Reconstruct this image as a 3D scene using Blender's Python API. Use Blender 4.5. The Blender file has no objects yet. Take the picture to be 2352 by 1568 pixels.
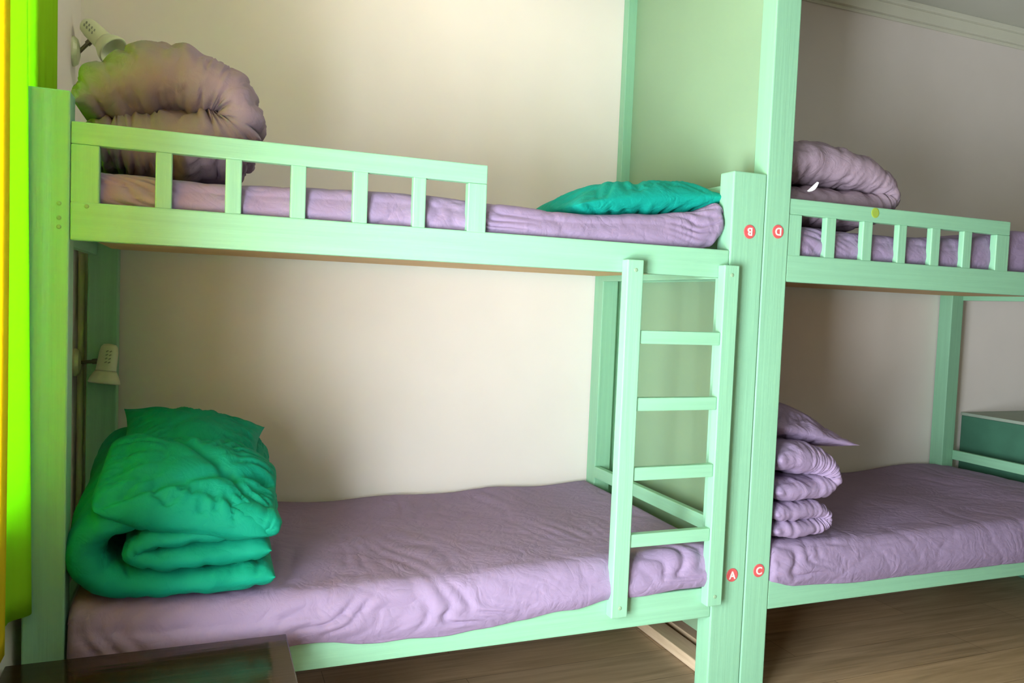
import bpy, bmesh, math, random
from mathutils import Vector, Matrix, noise
random.seed(7)
SC = bpy.context.scene
COL = SC.collection
V = Vector

# ------------------------------------------------------------------ materials
def nt(name):
    m = bpy.data.materials.new(name); m.use_nodes = True
    t = m.node_tree; t.nodes.clear()
    out = t.nodes.new('ShaderNodeOutputMaterial')
    return m, t, out
def principled(t, out, rough=.5, spec=.5):
    b = t.nodes.new('ShaderNodeBsdfPrincipled')
    b.inputs['Roughness'].default_value = rough
    b.inputs['Specular IOR Level'].default_value = spec
    t.links.new(b.outputs[0], out.inputs[0])
    return b
def coords(t, scale=(1, 1, 1), rot=(0, 0, 0)):
    c = t.nodes.new('ShaderNodeTexCoord'); mp = t.nodes.new('ShaderNodeMapping')
    mp.inputs['Scale'].default_value = scale; mp.inputs['Rotation'].default_value = rot
    t.links.new(c.outputs['Object'], mp.inputs[0]); return mp.outputs[0]
def noise_n(t, vec, scale, detail=4, rough=.5, dist=0):
    n = t.nodes.new('ShaderNodeTexNoise')
    n.inputs['Scale'].default_value = scale; n.inputs['Detail'].default_value = detail
    n.inputs['Roughness'].default_value = rough; n.inputs['Distortion'].default_value = dist
    t.links.new(vec, n.inputs['Vector']); return n.outputs['Fac']
def ramp(t, fac, stops):
    r = t.nodes.new('ShaderNodeValToRGB'); e = r.color_ramp.elements
    while len(e) < len(stops): e.new(.5)
    for el, (p, c) in zip(e, stops): el.position = p; el.color = (*c, 1)
    t.links.new(fac, r.inputs[0]); return r.outputs[0]
def bump(t, b, h, strength, dist=.01):
    n = t.nodes.new('ShaderNodeBump'); n.inputs['Strength'].default_value = strength
    n.inputs['Distance'].default_value = dist
    t.links.new(h, n.inputs['Height']); t.links.new(n.outputs[0], b.inputs['Normal'])
def sc(c, k): return tuple(min(1, x * k) for x in c)

def mat_paint(name, col, axis='x'):
    m, t, out = nt(name); b = principled(t, out, .42, .45)
    s = {'x': (2, 40, 60), 'z': (60, 40, 2), 'y': (50, 2, 50)}[axis]
    n = noise_n(t, coords(t, s), 1.3, 5, .6)
    t.links.new(ramp(t, n, [(.3, sc(col, .93)), (.7, sc(col, 1.05))]), b.inputs['Base Color'])
    bump(t, b, n, .25, .004)
    return m
def mat_plain(name, col, rough=.5, spec=.5, nscale=30, var=.06, bmp=0, metallic=0):
    m, t, out = nt(name); b = principled(t, out, rough, spec); b.inputs['Metallic'].default_value = metallic
    n = noise_n(t, coords(t), nscale, 4)
    t.links.new(ramp(t, n, [(.3, sc(col, 1 - var)), (.7, sc(col, 1 + var))]), b.inputs['Base Color'])
    if bmp: bump(t, b, n, bmp, .004)
    return m
def mat_cloth(name, col, sheen=.1):
    m, t, out = nt(name); b = principled(t, out, .75, .18)
    v = coords(t)
    n = noise_n(t, v, 7, 3); w = noise_n(t, v, 22, 6, .6, 1.2)
    t.links.new(ramp(t, n, [(.3, sc(col, .95)), (.7, sc(col, 1.05))]), b.inputs['Base Color'])
    b.inputs['Sheen Weight'].default_value = sheen
    b.inputs['Sheen Roughness'].default_value = .5
    b.inputs['Sheen Tint'].default_value = (*sc(col, 1.4), 1)
    c = noise_n(t, coords(t, (1, 1, 1), (.3, .5, .8)), 9, 2, .5, 1.5)
    mm = t.nodes.new('ShaderNodeMath'); mm.operation = 'SUBTRACT'; mm.inputs[1].default_value = .5; t.links.new(c, mm.inputs[0])
    ab = t.nodes.new('ShaderNodeMath'); ab.operation = 'ABSOLUTE'; t.links.new(mm.outputs[0], ab.inputs[0])
    pw = t.nodes.new('ShaderNodeMath'); pw.operation = 'POWER'; pw.inputs[1].default_value = .9; t.links.new(ab.outputs[0], pw.inputs[0])
    ad = t.nodes.new('ShaderNodeMath'); ad.operation = 'MULTIPLY_ADD'; ad.inputs[1].default_value = .55; t.links.new(w, ad.inputs[0]); t.links.new(pw.outputs[0], ad.inputs[2])
    bump(t, b, ad.outputs[0], .5, .012)
    return m
def mat_curtain(name, col, tr=.75, through=.3):
    m, t, out = nt(name)
    d = t.nodes.new('ShaderNodeBsdfDiffuse'); l = t.nodes.new('ShaderNodeBsdfTranslucent'); mx = t.nodes.new('ShaderNodeMixShader')
    n = noise_n(t, coords(t, (8, 8, .6)), 5, 3)
    c = ramp(t, n, [(.3, sc(col, .93)), (.7, col)])
    t.links.new(c, d.inputs[0]); l.inputs[0].default_value = (*[k * through for k in col], 1)
    mx.inputs[0].default_value = tr
    t.links.new(d.outputs[0], mx.inputs[1]); t.links.new(l.outputs[0], mx.inputs[2]); t.links.new(mx.outputs[0], out.inputs[0])
    return m
def mat_wood(name, c1, c2, plank=None, scale=(1.2, 14, 14), rough=.35, spec=.5):
    m, t, out = nt(name); b = principled(t, out, rough, spec)
    v = coords(t, scale)
    n = noise_n(t, v, 2.2, 6, .62, .6)
    col = ramp(t, n, [(.28, c1), (.72, c2)])
    if plank:
        br = t.nodes.new('ShaderNodeTexBrick'); br.offset = .37
        br.inputs['Scale'].default_value = 1
        br.inputs['Brick Width'].default_value = plank[0]; br.inputs['Row Height'].default_value = plank[1]
        br.inputs['Mortar Size'].default_value = .0012
        br.inputs['Color1'].default_value = (.82, .82, .82, 1); br.inputs['Color2'].default_value = (1.05, 1.02, .98, 1)
        br.inputs['Mortar'].default_value = (.35, .3, .25, 1)
        t.links.new(coords(t), br.inputs['Vector'])
        mu = t.nodes.new('ShaderNodeMixRGB'); mu.blend_type = 'MULTIPLY'; mu.inputs[0].default_value = 1
        t.links.new(col, mu.inputs[1]); t.links.new(br.outputs['Color'], mu.inputs[2]); col = mu.outputs[0]
    t.links.new(col, b.inputs['Base Color'])
    bump(t, b, n, .12, .003)
    return m

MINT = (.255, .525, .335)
M = dict(
    rail=mat_paint('mint_paint_horizontal', MINT, 'x'),
    post=mat_paint('mint_paint_vertical', MINT, 'z'),
    end=mat_paint('mint_paint_depth', MINT, 'y'),
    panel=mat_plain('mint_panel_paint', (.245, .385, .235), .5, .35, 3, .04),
    purple=mat_cloth('purple_sheet', (.275, .205, .32)),
    mauve=mat_cloth('mauve_cover', (.27, .20, .25)),
    green=mat_cloth('emerald_cover', (.002, .27, .165)),
    teal=mat_cloth('teal_cover', (.002, .29, .225)),
    wall=mat_plain('cream_plaster', (.81, .75, .705), .8, .2, 5, .015, .05),
    far=mat_plain('dark_low_bounce_wall', (.16, .14, .11), .8, .2, 5, .03),  # unseen walls, darkened to cut bounce light on the right bunk
    ceil=mat_plain('ceiling_paint', (.56, .57, .49), .85, .2, 5, .02),
    trim=mat_plain('cornice_paint', (.72, .72, .60), .7, .2, 8, .02),
    floor=mat_wood('laminate_floor', (.25, .175, .095), (.45, .325, .20), (1.2, .19), (1.0, 16, 16), .38, .4),
    table=mat_wood('dark_table_top', (.016, .010, .004), (.034, .020, .008), None, (1.2, 18, 18), .09, .5),
    ply=mat_wood('raw_board', (.60, .38, .17), (.74, .50, .25), None, (1, 12, 12), .6, .3),
    plank=mat_wood('pale_plank', (.50, .36, .22), (.68, .53, .36), None, (14, 1.5, 14), .6, .3),
    lime=mat_curtain('lime_curtain_cloth', (.46, .93, .03), .4, .45),
    yellow=mat_curtain('yellow_curtain_cloth', (.97, .76, .03), .4, .65),
    lamp=mat_plain('cream_plastic', (.66, .70, .48), .35, .5, 20, .02),
    steel=mat_plain('dark_metal', (.16, .15, .10), .35, .5, 40, .1, 0, .8),
    grey=mat_plain('grey_vent', (.28, .30, .22), .5, .4, 40, .1),
    red=mat_plain('red_badge', (.62, .10, .10), .35, .5, 60, .05),
    pink=mat_plain('badge_letter', (.95, .62, .60), .4, .4, 60, .03),
    olive=mat_plain('olive_dot', (.30, .42, .06), .6, .3, 60, .05),
    white=mat_plain('white_tag', (.85, .85, .85), .7, .3, 40, .02),
    box=mat_plain('dark_green_panel', (.05, .16, .10), .6, .35, 10, .1),
    boxtop=mat_plain('grey_green_top', (.30, .36, .29), .6, .35, 10, .05),
    frame=mat_plain('white_window_frame', (.8, .8, .78), .5, .4, 20, .02),
    conduit=mat_plain('cream_conduit', (.66, .58, .44), .5, .4, 20, .03),
)
def glass():
    m, t, out = nt('window_pane_glass')
    a = t.nodes.new('ShaderNodeBsdfTransparent'); g = t.nodes.new('ShaderNodeBsdfGlossy'); mx = t.nodes.new('ShaderNodeMixShader')
    g.inputs['Roughness'].default_value = .02; mx.inputs[0].default_value = .06
    t.links.new(a.outputs[0], mx.inputs[1]); t.links.new(g.outputs[0], mx.inputs[2]); t.links.new(mx.outputs[0], out.inputs[0])
    return m
M['glass'] = glass()

# ------------------------------------------------------------------ builders
def link(name, me, mats, parent=None):
    o = bpy.data.objects.new(name, me); COL.objects.link(o)
    for m in (mats if isinstance(mats, (list, tuple)) else [mats]): me.materials.append(m)
    if parent: o.parent = parent
    return o
def fin(name, bm, mat, parent=None, smooth=False):
    bmesh.ops.recalc_face_normals(bm, faces=bm.faces)
    me = bpy.data.meshes.new(name); bm.to_mesh(me); bm.free()
    if smooth:
        for p in me.polygons: p.use_smooth = True
    return link(name, me, mat, parent)
def box_bm(bm, x0, x1, y0, y1, z0, z1, bev=.003, seg=2):
    t = bmesh.new()
    g = bmesh.ops.create_cube(t, size=1)
    for v in t.verts:
        v.co = V(((x0 + x1) / 2 + v.co.x * (x1 - x0), (y0 + y1) / 2 + v.co.y * (y1 - y0), (z0 + z1) / 2 + v.co.z * (z1 - z0)))
    if bev: bmesh.ops.bevel(t, geom=t.edges[:], offset=bev, segments=seg, affect='EDGES', profile=.5)
    me = bpy.data.meshes.new('t'); t.to_mesh(me); t.free(); bm.from_mesh(me); bpy.data.meshes.remove(me)
    return bm
def box(name, x0, x1, y0, y1, z0, z1, mat, parent=None, bev=.003):
    return fin(name, box_bm(bmesh.new(), x0, x1, y0, y1, z0, z1, bev), mat, parent)
def lathe_bm(bm, prof, mtx, n=28, cap=True):
    rings = []
    for r, z in prof:
        rings.append([bm.verts.new(mtx @ V((r * math.cos(2 * math.pi * k / n), r * math.sin(2 * math.pi * k / n), z))) for k in range(n)])
    for a, b in zip(rings, rings[1:]):
        for k in range(n): bm.faces.new((a[k], a[(k + 1) % n], b[(k + 1) % n], b[k]))
    if cap:
        bm.faces.new(rings[0][::-1]); bm.faces.new(rings[-1])
    return bm
def axis_mtx(p, d):
    d = V(d).normalized(); q = V((0, 0, 1)).rotation_difference(d)
    return Matrix.Translation(V(p)) @ q.to_matrix().to_4x4()
def empty(name, loc=(0, 0, 0)):
    o = bpy.data.objects.new(name, None); COL.objects.link(o); o.location = loc; o.empty_display_size = .1
    return o
def tag(o, label, cat, group=None):
    o['label'] = label; o['category'] = cat
    if group: o['group'] = group
    return o
def structure(o): o['kind'] = 'structure'; return o
def keep(o, parent):     # parent without moving
    o.parent = parent; o.matrix_parent_inverse = Matrix.Translation(-V(parent.location)); return o
def shift(me, d):
    me.transform(Matrix.Translation(d))

def nz(p, s, seed=0): return noise.noise(V((p[0] * s + seed * 7.3, p[1] * s - seed * 3.1, p[2] * s + seed * 1.7)))
def ridge(p, s, seed=0, sharp=2.0):
    q = V((p[0] * s + seed * 5.1, p[1] * s + seed * 2.7, p[2] * s - seed * 4.3))
    return (1 - abs(noise.noise(q)) * 1.6) ** sharp if abs(noise.noise(q)) < .62 else 0
def smooth01(x): x = max(0, min(1, x)); return x * x * (3 - 2 * x)

def grid_obj(name, fn, nu, nv, mat, parent=None, closed_u=False):
    bm = bmesh.new(); vs = []
    for i in range(nu + 1):
        vs.append([bm.verts.new(fn(i / nu, j / nv)) for j in range(nv + 1)])
    for i in range(nu):
        for j in range(nv): bm.faces.new((vs[i][j], vs[i + 1][j], vs[i + 1][j + 1], vs[i][j + 1]))
    bmesh.ops.remove_doubles(bm, verts=bm.verts, dist=1e-5)
    return fin(name, bm, mat, parent, True)

# --- cushion: thickness field over a pinched rectangle
def pillow(name, c, size, rot, mat, seed=0, pinch=.07, wr=.012, bend=0, ear=.02, n=72, creases=(), rc=0):
    w, d, t = size
    R = rot if isinstance(rot, Matrix) else Matrix.Rotation(rot[2], 3, 'Z') @ Matrix.Rotation(rot[1], 3, 'Y') @ Matrix.Rotation(rot[0], 3, 'X')
    bm = bmesh.new(); grid = []
    for side in (1, -1):
        g = []
        for i in range(n + 1):
            row = []
            for j in range(n + 1):
                u = math.sin((i / n * 2 - 1) * math.pi / 2) ; v = math.sin((j / n * 2 - 1) * math.pi / 2)
                x = w / 2 * u * (1 - pinch * (1 - v * v)); y = d / 2 * v * (1 - pinch * (1 - u * u))
                x *= 1 - rc * v ** 6; y *= 1 - rc * u ** 6
                f = max(0, (1 - abs(u) ** 2.4)) ** .58 * max(0, (1 - abs(v) ** 2.4)) ** .58
                edge = 1 - max(abs(u), abs(v))
                h = t / 2 * f
                p = (x, y, side * h)
                r = math.hypot(u, v)
                k = min(1, edge * 6) 
                # radial gathers towards the rim plus broad dents
                ang = math.atan2(v, u)
                ga = noise.noise(V((ang * 5 + seed, r * 1.2, side * 3 + seed)))
                h -= k * wr * .55 * (math.exp(-(ga / .06) ** 2) * smooth01((r - .25) * 2) + .6 * math.exp(-(nz(p, 9, seed + 3) / .05) ** 2))
                h += k * wr * (1.1 * (abs(ga) ** .6 * 2 - .8) * smooth01((r - .3) * 1.8) + 1.1 * nz(p, 7, seed) - .9 * ridge(p, 6, seed + side, 5))
                for (a, b, cx, dd) in creases:      # crease: a*u+b*v=cx, depth dd
                    q = (a * u + b * v - cx) / math.hypot(a, b)
                    h -= dd * math.exp(-(q / .09) ** 2) * k
                z = side * max(h, .0008) + bend * (1 - u * u) - bend + ear * (abs(u * v) ** 4)
                row.append(V(c) + R @ V((x, y, z)))
            g.append(row)
        grid.append(g)
    top = [[bm.verts.new(q) for q in row] for row in grid[0]]
    bot = []
    for i in range(n + 1):
        row = []
        for j in range(n + 1):
            if i in (0, n) or j in (0, n): row.append(top[i][j])
            else: row.append(bm.verts.new(grid[1][i][j]))
        bot.append(row)
    for g, fl in ((top, 0), (bot, 1)):
        for i in range(n):
            for j in range(n):
                f = (g[i][j], g[i + 1][j], g[i + 1][j + 1], g[i][j + 1])
                if len(set(f)) < 3: continue
                try: bm.faces.new(f[::-1] if fl else f)
                except ValueError: pass
    return fin(name, bm, mat, None, True)

# --- thick soft sheet following a folded centre line in the x-z plane, running in depth
def spline(pts, n):
    P = [V(p) for p in pts]; P = [P[0] * 2 - P[1]] + P + [P[-1] * 2 - P[-2]]
    out = []; segs = len(P) - 3
    dense = []
    for s in range(segs):
        p0, p1, p2, p3 = P[s:s + 4]
        for k in range(40):
            t = k / 40
            dense.append(.5 * ((2 * p1) + (p2 - p0) * t + (2 * p0 - 5 * p1 + 4 * p2 - p3) * t * t + (3 * p1 - p0 - 3 * p2 + p3) * t ** 3))
    dense.append(P[-2])
    L = [0]
    for a, b in zip(dense, dense[1:]): L.append(L[-1] + (b - a).length)
    k = 0
    for i in range(n + 1):
        d = L[-1] * i / n
        while k < len(L) - 2 and L[k + 1] < d: k += 1
        f = (d - L[k]) / max(1e-9, L[k + 1] - L[k]); out.append(dense[k].lerp(dense[k + 1], f))
    return out
def folded(name, pts, y0, y1, mat, T=.13, nu=150, nv=56, seed=0, wr=.012, radial=.012, floor=None, skew=(0, 0), grow=0.0):
    # pts: (x, z, thickness scale); skew: shift of x,z per unit depth
    ctr = spline([(p[0], p[1], p[2] if len(p) > 2 else 1) for p in pts], nu)
    bm = bmesh.new(); yc, hy = (y0 + y1) / 2, (y1 - y0) / 2
    LEN = sum((V((b.x, b.y)) - V((a.x, a.y))).length for a, b in zip(ctr, ctr[1:]))
    N = []
    for i in range(nu + 1):
        a = ctr[max(0, i - 2)]; b = ctr[min(nu, i + 2)]
        d = V((b.x - a.x, b.y - a.y)); d.normalize(); N.append(V((-d.y, d.x)))
    K = [0] * (nu + 1)
    for i in range(3, nu - 2): K[i] = (N[i + 3] - N[i - 3]).length
    def pos(i, j, side):
        s = i / nu; v = j / nv * 2 - 1; v = math.sin(v * math.pi / 2)
        full = T * ctr[i].z
        es = min(1, min(s, 1 - s) * LEN / (.55 * full)); es = math.sqrt(max(0, 1 - (1 - es) ** 2))
        ev = min(1, (1 - abs(v)) * hy / (.85 * full)); ev = max(0, 1 - (1 - ev) ** 2.2) ** .5
        th = full * es * ev / 2
        y = yc + hy * v * (1 + .05 * nz((ctr[i].x, 0, ctr[i].y), 9, seed))
        p0 = V((ctr[i].x + N[i].x * side * th + skew[0] * (y - y0), y, ctr[i].y + N[i].y * side * th + skew[1] * (y - y0)))
        # gathers run across the bend, stronger near the ends of the roll and where it turns
        L = s * 9
        g = noise.noise(V((L * 2.6 + seed, v * .9 + side, seed * .7)))
        turn = min(1, K[i] * 1.3)
        amp = radial * (.15 + .85 * abs(v) ** 2.5 + .3 * turn) * ev * es
        g2 = noise.noise(V((L * 2.1 + 9 + seed, v * 1.3 + .6 * math.sin(L), seed + side * 2)))
        env = ev * es * (.25 + .75 * smooth01(abs(v) * 1.6 - .35) + .3 * turn)
        disp = amp * (abs(g) ** .65 * 2.6 - .9) - .55 * radial * env * math.exp(-(g2 / .05) ** 2) - .3 * wr * ev * es * math.exp(-(nz(p0, 11, seed + 5) / .05) ** 2) + wr * es * ev * (.9 * nz(p0, 9, seed) - .9 * ridge(p0, 8, seed, 6) + .35 * nz(p0, 25, seed))
        q = p0 + V((N[i].x * side, 0, N[i].y * side)) * disp
        q.y += .006 * noise.noise(V((L * 4, 2, seed)))
        if floor is not None:
            q.z = floor + (q.z - floor) * (1 + grow * (q.y - y0))
            fz = floor + .002
            if q.z < fz: q.z = fz + (q.z - fz) * .02
        return q
    top = [[bm.verts.new(pos(i, j, 1)) for j in range(nv + 1)] for i in range(nu + 1)]
    bot = [[bm.verts.new(pos(i, j, -1)) for j in range(nv + 1)] for i in range(nu + 1)]
    for g, fl in ((top, 0), (bot, 1)):
        for i in range(nu):
            for j in range(nv):
                f = (g[i][j], g[i + 1][j], g[i + 1][j + 1], g[i][j + 1]); bm.faces.new(f[::-1] if fl else f)
    for i in range(nu):
        bm.faces.new((top[i][0], bot[i][0], bot[i + 1][0], top[i + 1][0])); bm.faces.new((top[i][nv], top[i + 1][nv], bot[i + 1][nv], bot[i][nv]))
    for j in range(nv):
        bm.faces.new((top[0][j], top[0][j + 1], bot[0][j + 1], bot[0][j])); bm.faces.new((top[nu][j], bot[nu][j], bot[nu][j + 1], top[nu][j + 1]))
    bmesh.ops.remove_doubles(bm, verts=bm.verts, dist=.0006)
    return fin(name, bm, mat, None, True)

# --- mattress under a fitted sheet: front hem height zb(x), top ztop(x, y)
def lerp_tab(tab, x):
    if x <= tab[0][0]: return tab[0][1]
    for (a, b), (c, d) in zip(tab, tab[1:]):
        if x <= c: return b + (d - b) * smooth01((x - a) / (c - a))
    return tab[-1][1]
def mattress(name, x0, x1, y0, y1, z0, ztop, zhem, mat, r=.055, seed=0, folds=(), nx=220, wr=.006):
    # profile: hem in front, up the front face, over the top, down the back
    def pt(a, b):
        x = x0 + (x1 - x0) * a
        ex = min(a, 1 - a) * (x1 - x0)              # distance to the ends
        dr = 0.0
        re_ = min(r, .024)
        if ex < re_: dr = re_ - math.sqrt(max(0, re_ * re_ - (re_ - ex) ** 2))
        zt = ztop(x, 0); zh = zhem(x)
        # b: 0..0.3 front face, .3..0.42 round edge, .42..0.95 top, .95..1 back face
        if b < .28:
            f = b / .28; y = y0; z = zh + (zt - r - zh) * f; n = V((0, -1, 0))
            y -= .012 * math.sin(math.pi * f) 
        elif b < .44:
            an = (b - .28) / .16 * math.pi / 2; y = y0 + r * (1 - math.cos(an)); z = zt - r + r * math.sin(an); n = V((0, -math.cos(an), math.sin(an)))
        elif b < .95:
            f = (b - .44) / .51; y = y0 + r + (y1 - y0 - r) * f; z = ztop(x, f); n = V((0, 0, 1))
        else:
            f = (b - .95) / .05; y = y1; z = ztop(x, 1) + (z0 - ztop(x, 1)) * f; n = V((0, 1, 0))
        p = V((x, y, z))
        fade = smooth01(ex / .03)
        front = smooth01((.5 - b) / .2)
        d = wr * (.6 * nz(p, 4, seed) - .5 * ridge(p, 5, seed, 8) - .35 * ridge((p.x * .4, p.y, p.z), 9, seed + 3, 9))
        for (fx, fb, sx, sb, amp, freq, slant) in folds:      # groups of gathers
            e = math.exp(-((x - fx) / sx) ** 2 - ((b - fb) / sb) ** 2)
            if e > .01:
                ph = (x - fx + slant * (b - fb)) * freq + 5 * noise.noise(V((x * 6, b * 5, seed)))
                d += amp * e * (abs(math.sin(ph)) ** .7 * 1.4 - .8)
        p += n * d * fade
        if n.z > .5: p.z -= dr * .9
        else:
            p.z = p.z - dr * .8 * (1 if b > .2 else b / .2) ; p.y += dr * .5 * front
        return p
    o_fn = lambda a, b: pt(a, b)
    bm = bmesh.new(); nv = 120
    vs = [[bm.verts.new(o_fn(i / nx, j / nv)) for j in range(nv + 1)] for i in range(nx + 1)]
    for i in range(nx):
        for j in range(nv): bm.faces.new((vs[i][j], vs[i + 1][j], vs[i + 1][j + 1], vs[i][j + 1]))
    # underside and end caps
    low = []
    for i in range(nx + 1):
        x = vs[i][0].co.x
        low.append((bm.verts.new((x, y0 + .05, max(z0, vs[i][0].co.z))), ))
    for i in range(nx):
        bm.faces.new((vs[i][0], low[i][0], low[i + 1][0], vs[i + 1][0]))
        bm.faces.new((low[i][0], vs[i][nv], vs[i + 1][nv], low[i + 1][0]))
    bm.faces.new([v for v in vs[0]] + [low[0][0]]); bm.faces.new(([v for v in vs[nx]] + [low[nx][0]])[::-1])
    o = fin(name, bm, mat, None, True)
    return o

# ------------------------------------------------------------------ the room
WL, WB, WR, WF, H = -.02, .95, 5.6, -3.3, 2.78
structure(box('floor', WL - .1, WR + .1, WF - .1, WB + .1, -.06, 0, M['floor'], None, 0))
structure(box('ceiling', WL - .1, WR + .1, WF - .1, WB + .1, H, H + .08, M['ceil'], None, 0))
structure(box('wall_back', WL, WR, WB, WB + .1, 0, H, M['wall'], None, 0))
structure(box('wall_right', WR, WR + .1, WF, WB, 0, H, M['far'], None, 0))
structure(box('wall_front', WL, WR, WF - .1, WF, 0, H, M['far'], None, 0))
WY0, WY1, WZ0, WZ1 = -.62, .16, .74, 2.35
DY0, DY1, DZ1 = -2.0, -.82, 1.95
bm = bmesh.new()
for a in ((WF, DY0, 0, H), (DY1, WY0, 0, H), (DY0, DY1, DZ1, H), (WY1, WB, 0, H), (WY0, WY1, 0, WZ0), (WY0, WY1, WZ1, H)):
    box_bm(bm, WL - .1, WL, a[0], a[1], a[2], a[3], 0)
structure(fin('wall_left', bm, M['wall']))
win = structure(empty('window_1', (WL - .07, (WY0 + WY1) / 2, WZ0)))
bm = bmesh.new()
for a in ((WY0, WY0 + .05, WZ0, WZ1), (WY1 - .03, WY1, WZ0, WZ1), ((WY0 + WY1) / 2 - .02, (WY0 + WY1) / 2 + .02, WZ0, WZ1), (WY0, WY1, WZ0, WZ0 + .04), (WY0, WY1, WZ1 - .04, WZ1)):
    box_bm(bm, WL - .09, WL - .05, a[0], a[1], a[2], a[3], 0)
keep(fin('window_frame', bm, M['frame']), win)
keep(box('pane', WL - .072, WL - .068, WY0 + .04, WY1 - .02, WZ0 + .03, WZ1 - .03, M['glass'], None, 0), win)
dr = structure(empty('door_1', (WL - .07, (DY0 + DY1) / 2, 0)))
bm = bmesh.new()
for a in ((DY0, DY0 + .05, 0, DZ1), (DY1 - .05, DY1, 0, DZ1), ((DY0 + DY1) / 2 - .03, (DY0 + DY1) / 2 + .03, 0, DZ1), (DY0, DY1, 0, .05), (DY0, DY1, DZ1 - .05, DZ1)):
    box_bm(bm, WL - .09, WL - .05, a[0], a[1], a[2], a[3], 0)
keep(fin('door_frame', bm, M['frame']), dr)
keep(box('pane', WL - .072, WL - .068, DY0 + .04, DY1 - .04, .04, DZ1 - .04, M['glass'], None, 0), dr)
bm = bmesh.new()
for (a, b, c, d) in ((0, .012, 2.69, 2.705), (0, .03, 2.705, 2.755), (0, .05, 2.755, H)):
    box_bm(bm, WL, WR, WB - b, WB, c, d, .002)
structure(fin('trim_1', bm, M['trim']))

# ------------------------------------------------------------------ bunk beds
ZU0, ZU1, ZL0, ZL1, ZG = 1.3475, 1.434, .280, .376, 1.6125
def letter(ch, x, z, parent, turned):
    b = fin('letter_badge', lathe_bm(bmesh.new(), [(.0215, 0), (.0215, .0012), (.0205, .002)], axis_mtx((x, -.0005, z), (0, -1, 0)), 36), M['red'], parent)
    cu = bpy.data.curves.new('c', 'FONT'); cu.body = ch; cu.size = .034; cu.align_x = 'CENTER'; cu.align_y = 'CENTER'; cu.extrude = .0006; cu.offset = .0009
    o = bpy.data.objects.new('c', cu); COL.objects.link(o)
    bpy.context.view_layer.update()
    me = bpy.data.meshes.new_from_object(o.evaluated_get(bpy.context.evaluated_depsgraph_get()))
    bpy.data.objects.remove(o)
    xs = [v.co.x for v in me.vertices]; ys = [v.co.y for v in me.vertices]
    me.transform(Matrix.Translation((-(min(xs) + max(xs)) / 2, -(min(ys) + max(ys)) / 2, 0)))
    if turned: me.transform(Matrix.Rotation(math.pi, 4, 'Z'))
    me.transform(Matrix.Translation((x, -.0032, z)) @ Matrix.Rotation(math.pi / 2, 4, 'X'))
    me.name = 'letter'
    link('letter', me, M['pink'], b)
def screw(x, y, z, parent, r=.005):
    fin('screw', lathe_bm(bmesh.new(), [(r, 0), (r, .001), (r * .6, .002)], axis_mtx((x, y, z), (0, -1, 0)), 14), M['panel'], parent)

def bunk(name, X0, X1, fl, fr, gx0, gx1, bal, post_l_top, post_r_top, rl, rr):
    root = empty(name, (0, 0, 0))
    # posts: fl/fr = x ranges of the front posts, rl/rr = rear ones
    box('post', fl[0], fl[1], 0, .07, 0, post_l_top, M['post'], root, .004)
    box('post', fr[0], fr[1], 0, .07, 0, post_r_top, M['post'], root, .004)
    box('post', rl[0], rl[1], .87, .945, 0, 1.60 if X0 < 1 else 1.66, M['post'], root, .004)
    box('post', rr[0], rr[1], .87, .945, 0, 1.60 if X0 < 1 else 1.66, M['post'], root, .004)
    ix0, ix1 = fl[1] + .0005, fr[0] - .0005
    box('upper_rail', ix0, ix1, .003, .035, ZU0, ZU1, M['rail'], root, .004)
    box('lower_rail', ix0, ix1, .003, .035, ZL0, ZL1, M['rail'], root, .004)
    box('rear_rail', rl[1], rr[0], .91, .942, 1.372, ZU1, M['rail'], root)
    box('rear_rail', rl[1], rr[0], .91, .942, ZL0, ZL1, M['rail'], root)
    yA, yB = .0705, .8695
    box('end_rail', fr[0] + .025, fr[0] + .05, yA, yB, .530, .578, M['end'], root)
    box('end_rail', fr[0] + .025, fr[0] + .05, yA, yB, ZL0, ZL1, M['end'], root)
    box('end_rail', fr[0] + .035, fr[0] + .06, yA, yB, 1.60, 1.648, M['end'], root)
    box('end_rail', fr[0] + .025, fr[0] + .05, yA, yB, ZU0, ZU1, M['end'], root)
    box('end_rail', fl[0] + .02, fl[0] + .045, yA, yB, ZL0, ZL1, M['end'], root)
    box('end_rail', fl[0] + .02, fl[0] + .045, yA, yB, ZU0, ZU1, M['end'], root)
    box('bed_base', ix0, ix1 + .02, .036, .908, 1.370, 1.388, M['ply'], root, .001)
    box('bed_base', ix0, ix1 + .02, .036, .908, .335, .352, M['ply'], root, .001)
    # guard rail with its uprights
    g = box('guard_rail', gx0, gx1, .004, .030, 1.5625, ZG, M['rail'], root)
    ends = [(gx0, bal[0][1]), (bal[-1][0], gx1)]
    for a, b in ends: box('guard_stile', a, b, .0035, .0305, ZU1 - .002, 1.5625, M['post'], g)
    for a, b in bal[1:-1]: box('guard_upright', a, b, .006, .028, ZU1 - .002, 1.564, M['post'], g)
    return root
bal1 = [(.087, .145), (.260, .296), (.413, .450), (.564, .601), (.717, .755), (.873, .908), (1.023, 1.077)]
bal2 = [(2.099, 2.150), (2.252, 2.294), (2.410, 2.452), (2.568, 2.606), (2.722, 2.764), (2.877, 2.919), (3.040, 3.108)]
bed = bunk('bunk_bed', 0, 2.0, (.0, .0863), (1.8754, 1.999), .087, 1.0765, bal1, 1.6775, 1.6775, (.018, .107), (1.904, 1.976))
tag(bed, 'mint green wooden bunk bed with a ladder, left of the tall partition post', 'bunk bed', 'bunk beds along the back wall')
bed2 = bunk('bunk_bed', 2.0, 4.05, (2.0015, 2.0966), (3.95, 4.06), 2.098, 3.108, bal2, H - .001, 1.6775, (2.05, 2.10), (3.905, 3.985))
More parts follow.
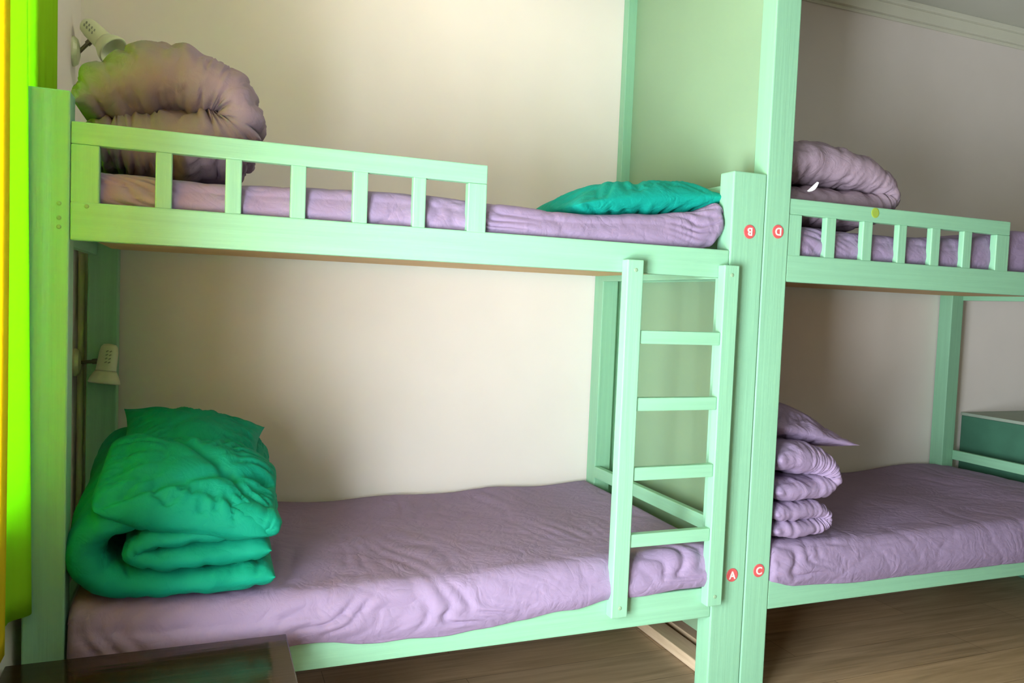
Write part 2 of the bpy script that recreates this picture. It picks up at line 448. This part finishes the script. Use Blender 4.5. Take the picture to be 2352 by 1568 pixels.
tag(bed2, 'mint green wooden bunk bed in shade on the right, its tall post reaching the ceiling', 'bunk bed', 'bunk beds along the back wall')
# ladder of the left bunk
for a, b, c, d in ((1.500, 1.5535, .330, 1.384), (1.836, 1.890, .330, 1.386)):
    s = box('ladder_stile', a, b, -.032, .0028, c, d, M['post'], bed)
    for z in (d - .03, c + .03): screw((a + b) / 2, -.032, z, s, .006)
for z in (1.141, .943, .736, .536):
    box('ladder_rung', 1.554, 1.8355, -.027, -.003, z, z + .0395, M['rail'], bed)
for x, z in ((.066, 1.427), (.120, 1.425), (.066, 1.395), (.066, 1.375)):
    screw(x, .003 if x > .0863 else 0, z, bed, .005)
letter('B', 1.943, 1.495, bed, True); letter('A', 1.948, .410, bed, False)
letter('D', 2.052, 1.503, bed2, True); letter('C', 2.052, .415, bed2, False)
fin('paint_dot', lathe_bm(bmesh.new(), [(.017, 0), (.017, .0008), (.014, .0015)], axis_mtx((2.455, .004, 1.594), (0, -1, 0)), 24), M['olive'], bed2)['label'] = 'olive green dot on the guard rail'

# partition between the bunks
part = empty('partition', (2.03, .5, 0))
tag(part, 'flat green painted partition board rising to the ceiling between the two bunks', 'partition')
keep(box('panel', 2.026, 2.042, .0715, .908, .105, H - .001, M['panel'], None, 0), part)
keep(box('stile', 1.986, 2.042, .9085, .949, .001, H - .001, M['post'], None, .003), part)

# ------------------------------------------------------------------ mattresses
hem1 = [(.09, .31), (.50, .345), (.60, .358), (.84, .336), (1.0, .334), (1.1, .338), (1.22, .352), (1.37, .364), (1.5, .379), (1.88, .389)]
top1 = [(.09, .515), (.4, .495), (.9, .490), (1.3, .498), (1.5, .503), (1.86, .51)]
folds1 = [(.19, .16, .13, .22, .010, 52, -.12), (.70, .25, .16, .14, .009, 42, -.5), (1.0, .2, .10, .16, .011, 36, .35), (1.12, .15, .10, .1, .005, 60, .5),
          (.62, .55, .2, .1, .006, 40, -.6), (.95, .55, .16, .12, .004, 50, .3), (1.5, .6, .15, .06, .004, 70, .1), (1.75, .33, .11, .16, .010, 34, .35), (1.08, .85, .06, .1, .006, 30, -.3), (1.45, .9, .1, .08, .006, 40, .3)]
mt = mattress('mattress', .092, 1.895, -.012, .905, .352, lambda x, f: lerp_tab(top1, x) + .01 * smooth01(f) * math.sin(x * 14) * .5 - .004, lambda x: lerp_tab(hem1, x) + .002 * math.sin(x * 30), M['purple'], .06, 1, folds1)
tag(mt, 'lower mattress of the left bunk in a rumpled purple sheet, behind the ladder', 'mattress', 'mattresses on the bunk beds')
hem2 = [(.09, 1.437), (.5, 1.44), (1.2, 1.440), (1.4, 1.436), (1.65, 1.438), (1.77, 1.445), (1.82, 1.462), (1.87, 1.505)]
top2 = [(.09, 1.515), (.3, 1.51), (.9, 1.525), (1.1, 1.518), (1.35, 1.512), (1.6, 1.526), (1.76, 1.545), (1.87, 1.585), (1.9, 1.585)]
mt = mattress('mattress', .090, 1.872, .034, .905, 1.388, lambda x, f: lerp_tab(top2, x) - .02 * f, lambda x: max(1.388, lerp_tab(hem2, x) - .02), M['purple'], .03, 2,
              [(.22, .2, .08, .2, .008, 50, .8), (1.1, .2, .1, .2, .005, 40, .6), (1.78, .25, .09, .25, .007, 55, .8), (.95, .1, .1, .2, .006, 30, .7)], wr=.006)
tag(mt, 'upper mattress of the left bunk, purple sheet seen behind the guard rail', 'mattress', 'mattresses on the bunk beds')
hem3 = [(2.1, .372), (2.2, .350), (2.5, .337), (3.3, .335), (3.95, .345)]
top3 = [(2.1, .5), (2.6, .485), (3.3, .49), (3.9, .505)]
mt = mattress('mattress', 2.102, 3.97, -.004, .905, .352, lambda x, f: lerp_tab(top3, x) + .008 * math.sin(x * 9) * f, lambda x: lerp_tab(hem3, x), M['purple'], .06, 4,
              [(2.2, .2, .1, .22, .009, 26, .5), (3.75, .8, .2, .1, .006, 30, .5), (2.4, .35, .1, .15, .005, 24, -.4)])
tag(mt, 'lower mattress of the right bunk in a dark purple sheet', 'mattress', 'mattresses on the bunk beds')
top4 = [(2.1, 1.535), (2.6, 1.53), (2.9, 1.545), (3.2, 1.592), (3.9, 1.59)]
mt = mattress('mattress', 2.100, 3.945, .034, .905, 1.388, lambda x, f: lerp_tab(top4, x) - .01 * f, lambda x: 1.424, M['purple'], .03, 5, [(2.25, .2, .1, .2, .006, 45, .8)])
tag(mt, 'upper mattress of the right bunk, dusky purple sheet behind the guard rail', 'mattress', 'mattresses on the bunk beds')

# ------------------------------------------------------------------ bedding
# top left: mauve duvet folded over once, fold to the right
o = folded('duvet', [(.075, 1.59, .7), (.14, 1.597, .9), (.22, 1.606, 1.15), (.33, 1.622, 1.30), (.41, 1.640, 1.15), (.450, 1.685, .85), (.425, 1.745, .95), (.36, 1.772, 1.15), (.275, 1.776, 1.25), (.20, 1.752, 1.2), (.130, 1.712, 1.1), (.078, 1.675, .95)],
           .10, .62, M['mauve'], .152, 240, 80, 3, .009, .022, 1.519)
tag(o, 'mauve duvet folded over into a thick hump on the upper left bunk', 'duvet', 'folded duvets on the bunks')
# lower left: emerald duvet rolled into layers
o = folded('duvet', [(.550, .538, .7), (.42, .534, .85), (.28, .534, .9), (.17, .552, 1.0), (.118, .615, 1.05), (.155, .680, 1.05), (.28, .704, 1.0), (.42, .698, .95), (.510, .676, .85), (.540, .660, .6), (.47, .650, .6), (.36, .652, .7), (.26, .640, .7), (.222, .615, .55), (.27, .600, .65), (.40, .598, .85), (.54, .604, .95)],
           -.010, .60, M['green'], .080, 250, 72, 5, .007, .006, .503, (0, 0), .85)
tag(o, 'emerald duvet rolled in layers, lowest in the pile on the lower left bunk', 'duvet', 'folded duvets on the bunks')
o = pillow('pillow', (.350, .125, .748), (.43, .33, .18), Matrix.Rotation(math.radians(12), 3, 'Y') @ Matrix.Rotation(math.radians(25), 3, 'X'), M['green'], 4, .02, .009, .0, .0, 80,
           [(1, .9, .25, .020), (-.55, 1, -.35, .016), (.2, 1, -.55, .010)], .09)
tag(o, 'crumpled emerald pillow slumped over the rolled duvet on the lower left bunk', 'pillow', 'pillows on the bunks')
o = pillow('pillow', (.350, .36, .815), (.40, .34, .16), Matrix.Rotation(math.radians(9), 3, 'Y') @ Matrix.Rotation(math.radians(20), 3, 'X'), M['green'], 9, .13, .009, .015, .0, 72)
tag(o, 'emerald pillow with pointed corners on top of the pile on the lower left bunk', 'pillow', 'pillows on the bunks')
# teal pillow, upper left bunk
o = pillow('pillow', (1.635, .25, 1.575), (.56, .42, .15), (math.radians(-2), math.radians(-7), math.radians(4)), M['teal'], 12, .05, .010, .01, .0, 72, [(.25, 1, -.35, .02), (1, -.5, .2, .012)])
tag(o, 'teal pillow lying on the upper left bunk near the partition', 'pillow', 'pillows on the bunks')
# right bunk, upper: folded duvet with a white tag
o = folded('duvet', [(2.13, 1.607, .9), (2.28, 1.613, 1.1), (2.45, 1.616, 1.15), (2.56, 1.630, 1.0), (2.612, 1.668, .75), (2.57, 1.715, .9), (2.45, 1.752, 1.1), (2.32, 1.765, 1.2), (2.20, 1.755, 1.15), (2.13, 1.72, .9)],
           .06, .58, M['mauve'], .128, 190, 64, 8, .010, .013, 1.54)
tag(o, 'dusky mauve folded duvet on the upper right bunk with a white tag', 'duvet', 'folded duvets on the bunks')
def tagpt(a, b): return V((2.205 + .040 * a + .008 * b * math.sin(math.pi * (a * .8 + .1)), .052 - .006 * b, 1.650 + .034 * a - .010 * b * math.sin(math.pi * (a * .8 + .1))))
tg = grid_obj('care_tag', tagpt, 4, 6, M['white'], o)
# right bunk, lower: folded quilt, folded duvet, pillow
o = folded('quilt', [(2.12, .532, .9), (2.25, .532, 1.0), (2.32, .537, .9), (2.347, .560, .7), (2.31, .588, .9), (2.22, .590, 1.0), (2.12, .588, .9)], .0, .50, M['purple'], .064, 130, 56, 11, .006, .006, .503)
tag(o, 'purple folded quilt lowest in the pile on the lower right bunk', 'quilt')
o = folded('duvet', [(2.12, .662, .8), (2.24, .661, .85), (2.33, .668, .8), (2.368, .700, .75), (2.33, .742, 1.0), (2.24, .762, 1.25), (2.12, .768, 1.25)], .0, .52, M['purple'], .092, 140, 58, 14, .008, .008, .622)
tag(o, 'purple folded duvet in the middle of the pile on the lower right bunk', 'duvet', 'folded duvets on the bunks')
o = pillow('pillow', (2.29, .27, .866), (.50, .38, .12), Matrix.Rotation(math.radians(12), 3, 'Y') @ Matrix.Rotation(math.radians(8), 3, 'X'), M['purple'], 21, .06, .010, .01, .015, 72)
tag(o, 'purple pillow with a pointed corner topping the pile on the lower right bunk', 'pillow', 'pillows on the bunks')

# ------------------------------------------------------------------ curtains at the left window
def curtain(name, y0, y1, z0, z1, xf, mat, n=60, m=40, thick=.002, corner=0, amp=.010, waves=3, tilt=0):
    def fn(a, b):
        y = y0 + (y1 - y0) * a; z = z0 + (z1 - z0) * b
        w = amp * math.sin(a * math.pi * 2 * waves + .5 * math.sin(b * 3)) * (1 - .3 * b)
        x = xf(a, b) + w
        z -= tilt * a * (1 - b) ** 4
        if corner and b < .06:
            e = max(0, a - .75) / .25; z += corner * e * e * (1 - b / .06)
        return V((x, y + .004 * math.sin(b * 5), z))
    o = grid_obj(name, fn, n, m, mat)
    s = o.modifiers.new('hem', 'SOLIDIFY'); s.thickness = thick; s.offset = 0
    return o
o = curtain('curtain', -.215, -.003, .552, 2.4, lambda a, b: -.010 + (.008 + .022 * (1 - b)) * a, M['lime'], amp=.006, waves=1.5, tilt=.05)
tag(o, 'lime green curtain hanging beside the left post, lit from behind', 'curtain', 'curtains at the left window')
o = curtain('curtain', -.035, .46, .56, 2.4, lambda a, b: -.0125, M['lime'], amp=.003, waves=5, thick=.0015)
tag(o, 'olive green curtain seen above the left post, against the left wall', 'curtain', 'curtains at the left window')
o = curtain('curtain', -.80, -.178, .455, 2.4, lambda a, b: .003 + .05 * (1 - a) ** 1.5, M['yellow'], amp=.006, waves=3, corner=.03)  # out-of-view part is flared outward to shade the left bedding from door light
tag(o, 'bright yellow orange curtain at the extreme left edge', 'curtain', 'curtains at the left window')

# ------------------------------------------------------------------ lamps on the left wall
def wall_lamp(y, z, base_h, head_p, head_d, label):
    root = empty('wall_lamp', (WL, y, z))
    b = fin('base', lathe_bm(bmesh.new(), [(.034, 0), (.034, .006), (.028, .016), (.012, .022)], axis_mtx((0, 0, 0), (1, 0, 0)) , 28), M['lamp'], root, False)
    for v in b.data.vertices: v.co.z *= base_h
    hp = V(head_p) - V((WL, y, z)); d = V(head_d).normalized()
    att = hp - d * .02
    bm = bmesh.new(); a0 = V((.018, 0, 0)); dv = att - a0
    lathe_bm(bm, [(.006, 0), (.006, dv.length * .45), (.009, dv.length * .47), (.009, dv.length * .75), (.005, dv.length * .77), (.005, dv.length)], axis_mtx(a0, dv), 14)
    fin('arm', bm, M['steel'], root)
    h = empty('x'); bpy.data.objects.remove(h)
    mt = axis_mtx(hp, d)
    hd = fin('lamp_head', lathe_bm(bmesh.new(), [(.004, -.075), (.018, -.073), (.025, -.064), (.0285, -.045), (.0305, .010), (.0315, .014)], mt, 32), M['lamp'], root, True)
    fin('lamp_shade', lathe_bm(bmesh.new(), [(.0315, .0145), (.036, .022), (.045, .040), (.048, .052), (.046, .056), (.040, .053), (.028, .030), (.01, .026)], mt, 32), M['lamp'], root, True)
    # vent slots on the side of the head facing the room
    cam = V((.37, -2.0, 1.25)) - V(head_p); side = (cam - d * cam.dot(d)).normalized(); up = d.cross(side)
    bm = bmesh.new()
    for k in range(4):
        for s in (-1, 1):
            c = hp - d * (.050 - k * .012) + side * .0285 + up * .005 * s
            mm = Matrix.Translation(c) @ Matrix((up, d, side)).transposed().to_4x4() @ Matrix.Rotation(.6, 4, 'Z')
            t = bmesh.new(); bmesh.ops.create_cube(t, size=1, matrix=mm @ Matrix.Diagonal((.0075, .0035, .003, 1)))
            me = bpy.data.meshes.new('t'); t.to_mesh(me); t.free(); bm.from_mesh(me); bpy.data.meshes.remove(me)
    fin('vent', bm, M['grey'], hd)
    tag(root, label, 'lamp', 'reading lamps on the left wall'); return root
wall_lamp(.88, .995, 1.35, (.080, .84, .985), (-.12, -.10, -1), 'cream reading lamp on the left wall above the emerald bedding pile')
wall_lamp(.78, 1.965, 1.35, (.062, .75, 2.005), (.62, -.35, -.62), 'cream reading lamp on the left wall above the folded mauve duvet')
bm = bmesh.new(); lathe_bm(bm, [(.010, 0), (.010, 1.3)], Matrix.Translation((-.006, .925, .05)), 16)
tag(fin('conduit_pipe', bm, M['conduit'], None, True), 'beige conduit pipe running up the corner beside the rear left post', 'pipe')

# ------------------------------------------------------------------ table, planks, box
tb = empty('table', (.05, -.5, 0)); tag(tb, 'dark glossy brown table at the lower left in front of the bunk', 'table')
keep(box('table_top', -.015, .572, -.95, -.080, .392, .42, M['table'], None, .003), tb)
keep(box('apron', .02, .54, -.92, -.11, .33, .3915, M['table'], None, .002), tb)
for x, y in ((.0, -.93), (.0, -.15), (.505, -.93), (.505, -.15)):
    keep(box('leg', x, x + .05, y, y + .05, 0, .3915, M['table'], None, .002), tb)
tag(box('plank', 1.968, 2.044, .10, .84, .001, .04, M['plank'], None, .003), 'pale bare plank on the floor under the bunks, the nearer of two', 'plank', 'planks on the floor under the bunks')
tag(box('plank', 2.072, 2.135, .11, .84, .001, .04, M['plank'], None, .003), 'pale bare plank on the floor under the bunks, farther one behind its twin', 'plank', 'planks on the floor under the bunks')
bx = empty('storage_box', (4.4, .7, 0)); tag(bx, 'low dark green cabinet against the wall beyond the right bunk', 'cabinet')
keep(box('cabinet_body', 4.12, 5.0, .30, .945, 0, .745, M['box'], None, .003), bx)
keep(box('cabinet_top', 4.115, 5.005, .295, .947, .7455, .762, M['boxtop'], None, .003), bx)

# ------------------------------------------------------------------ light
def area(name, loc, rot, sx, sy, power, col, spread=180):
    l = bpy.data.lights.new(name, 'AREA'); l.shape = 'RECTANGLE'; l.size = sx; l.size_y = sy; l.energy = power; l.color = col; l.spread = math.radians(spread)
    o = bpy.data.objects.new(name, l); COL.objects.link(o); o.location = loc; o.rotation_euler = rot; return o
area('window_daylight', (WL - .16, (WY0 + WY1) / 2, (WZ0 + WZ1) / 2), (0, -math.pi / 2, 0), WZ1 - WZ0, WY1 - WY0, 215, (.95, .97, 1.0))
area('door_daylight', (WL - .16, (DY0 + DY1) / 2, .75), (0, -math.pi / 2, 0), 1.3, DY1 - DY0, 330, (.87, .945, 1.0))
l = bpy.data.lights.new('ceiling_lamp_light', 'SPOT'); l.energy = 18; l.color = (1, .86, .66); l.shadow_soft_size = .12; l.spot_size = math.radians(178); l.spot_blend = .3
o = bpy.data.objects.new('ceiling_lamp_light', l); COL.objects.link(o); o.location = (1.15, .12, 2.72)
w = bpy.data.worlds.new('daylight_sky'); SC.world = w; w.use_nodes = True
w.node_tree.nodes['Background'].inputs[0].default_value = (.75, .88, 1, 1); w.node_tree.nodes['Background'].inputs[1].default_value = 1.0

# ------------------------------------------------------------------ camera
cam = bpy.data.cameras.new('camera'); co = bpy.data.objects.new('camera', cam); COL.objects.link(co)
f, yaw, pitch, roll = 1795.3132, -.3777, -.05, .0399
cy, sy = math.cos(yaw), math.sin(yaw)
fw = V((-sy * math.cos(pitch), cy * math.cos(pitch), math.sin(pitch))); rt = V((cy, sy, 0)); up = rt.cross(fw)
r2 = math.cos(roll) * rt + math.sin(roll) * up; u2 = -math.sin(roll) * rt + math.cos(roll) * up
co.matrix_world = Matrix.Translation((.3684, -2.0063, 1.2469)) @ Matrix((r2, u2, -fw)).transposed().to_4x4()
cam.sensor_width = 36; cam.lens = f / 2352 * 36; cam.clip_start = .02
SC.camera = co
SC.view_settings.view_transform = 'Standard'; SC.view_settings.look = 'None'; SC.view_settings.gamma = 1
SC.view_settings.use_curve_mapping = False; SC.view_settings.exposure = -0.1
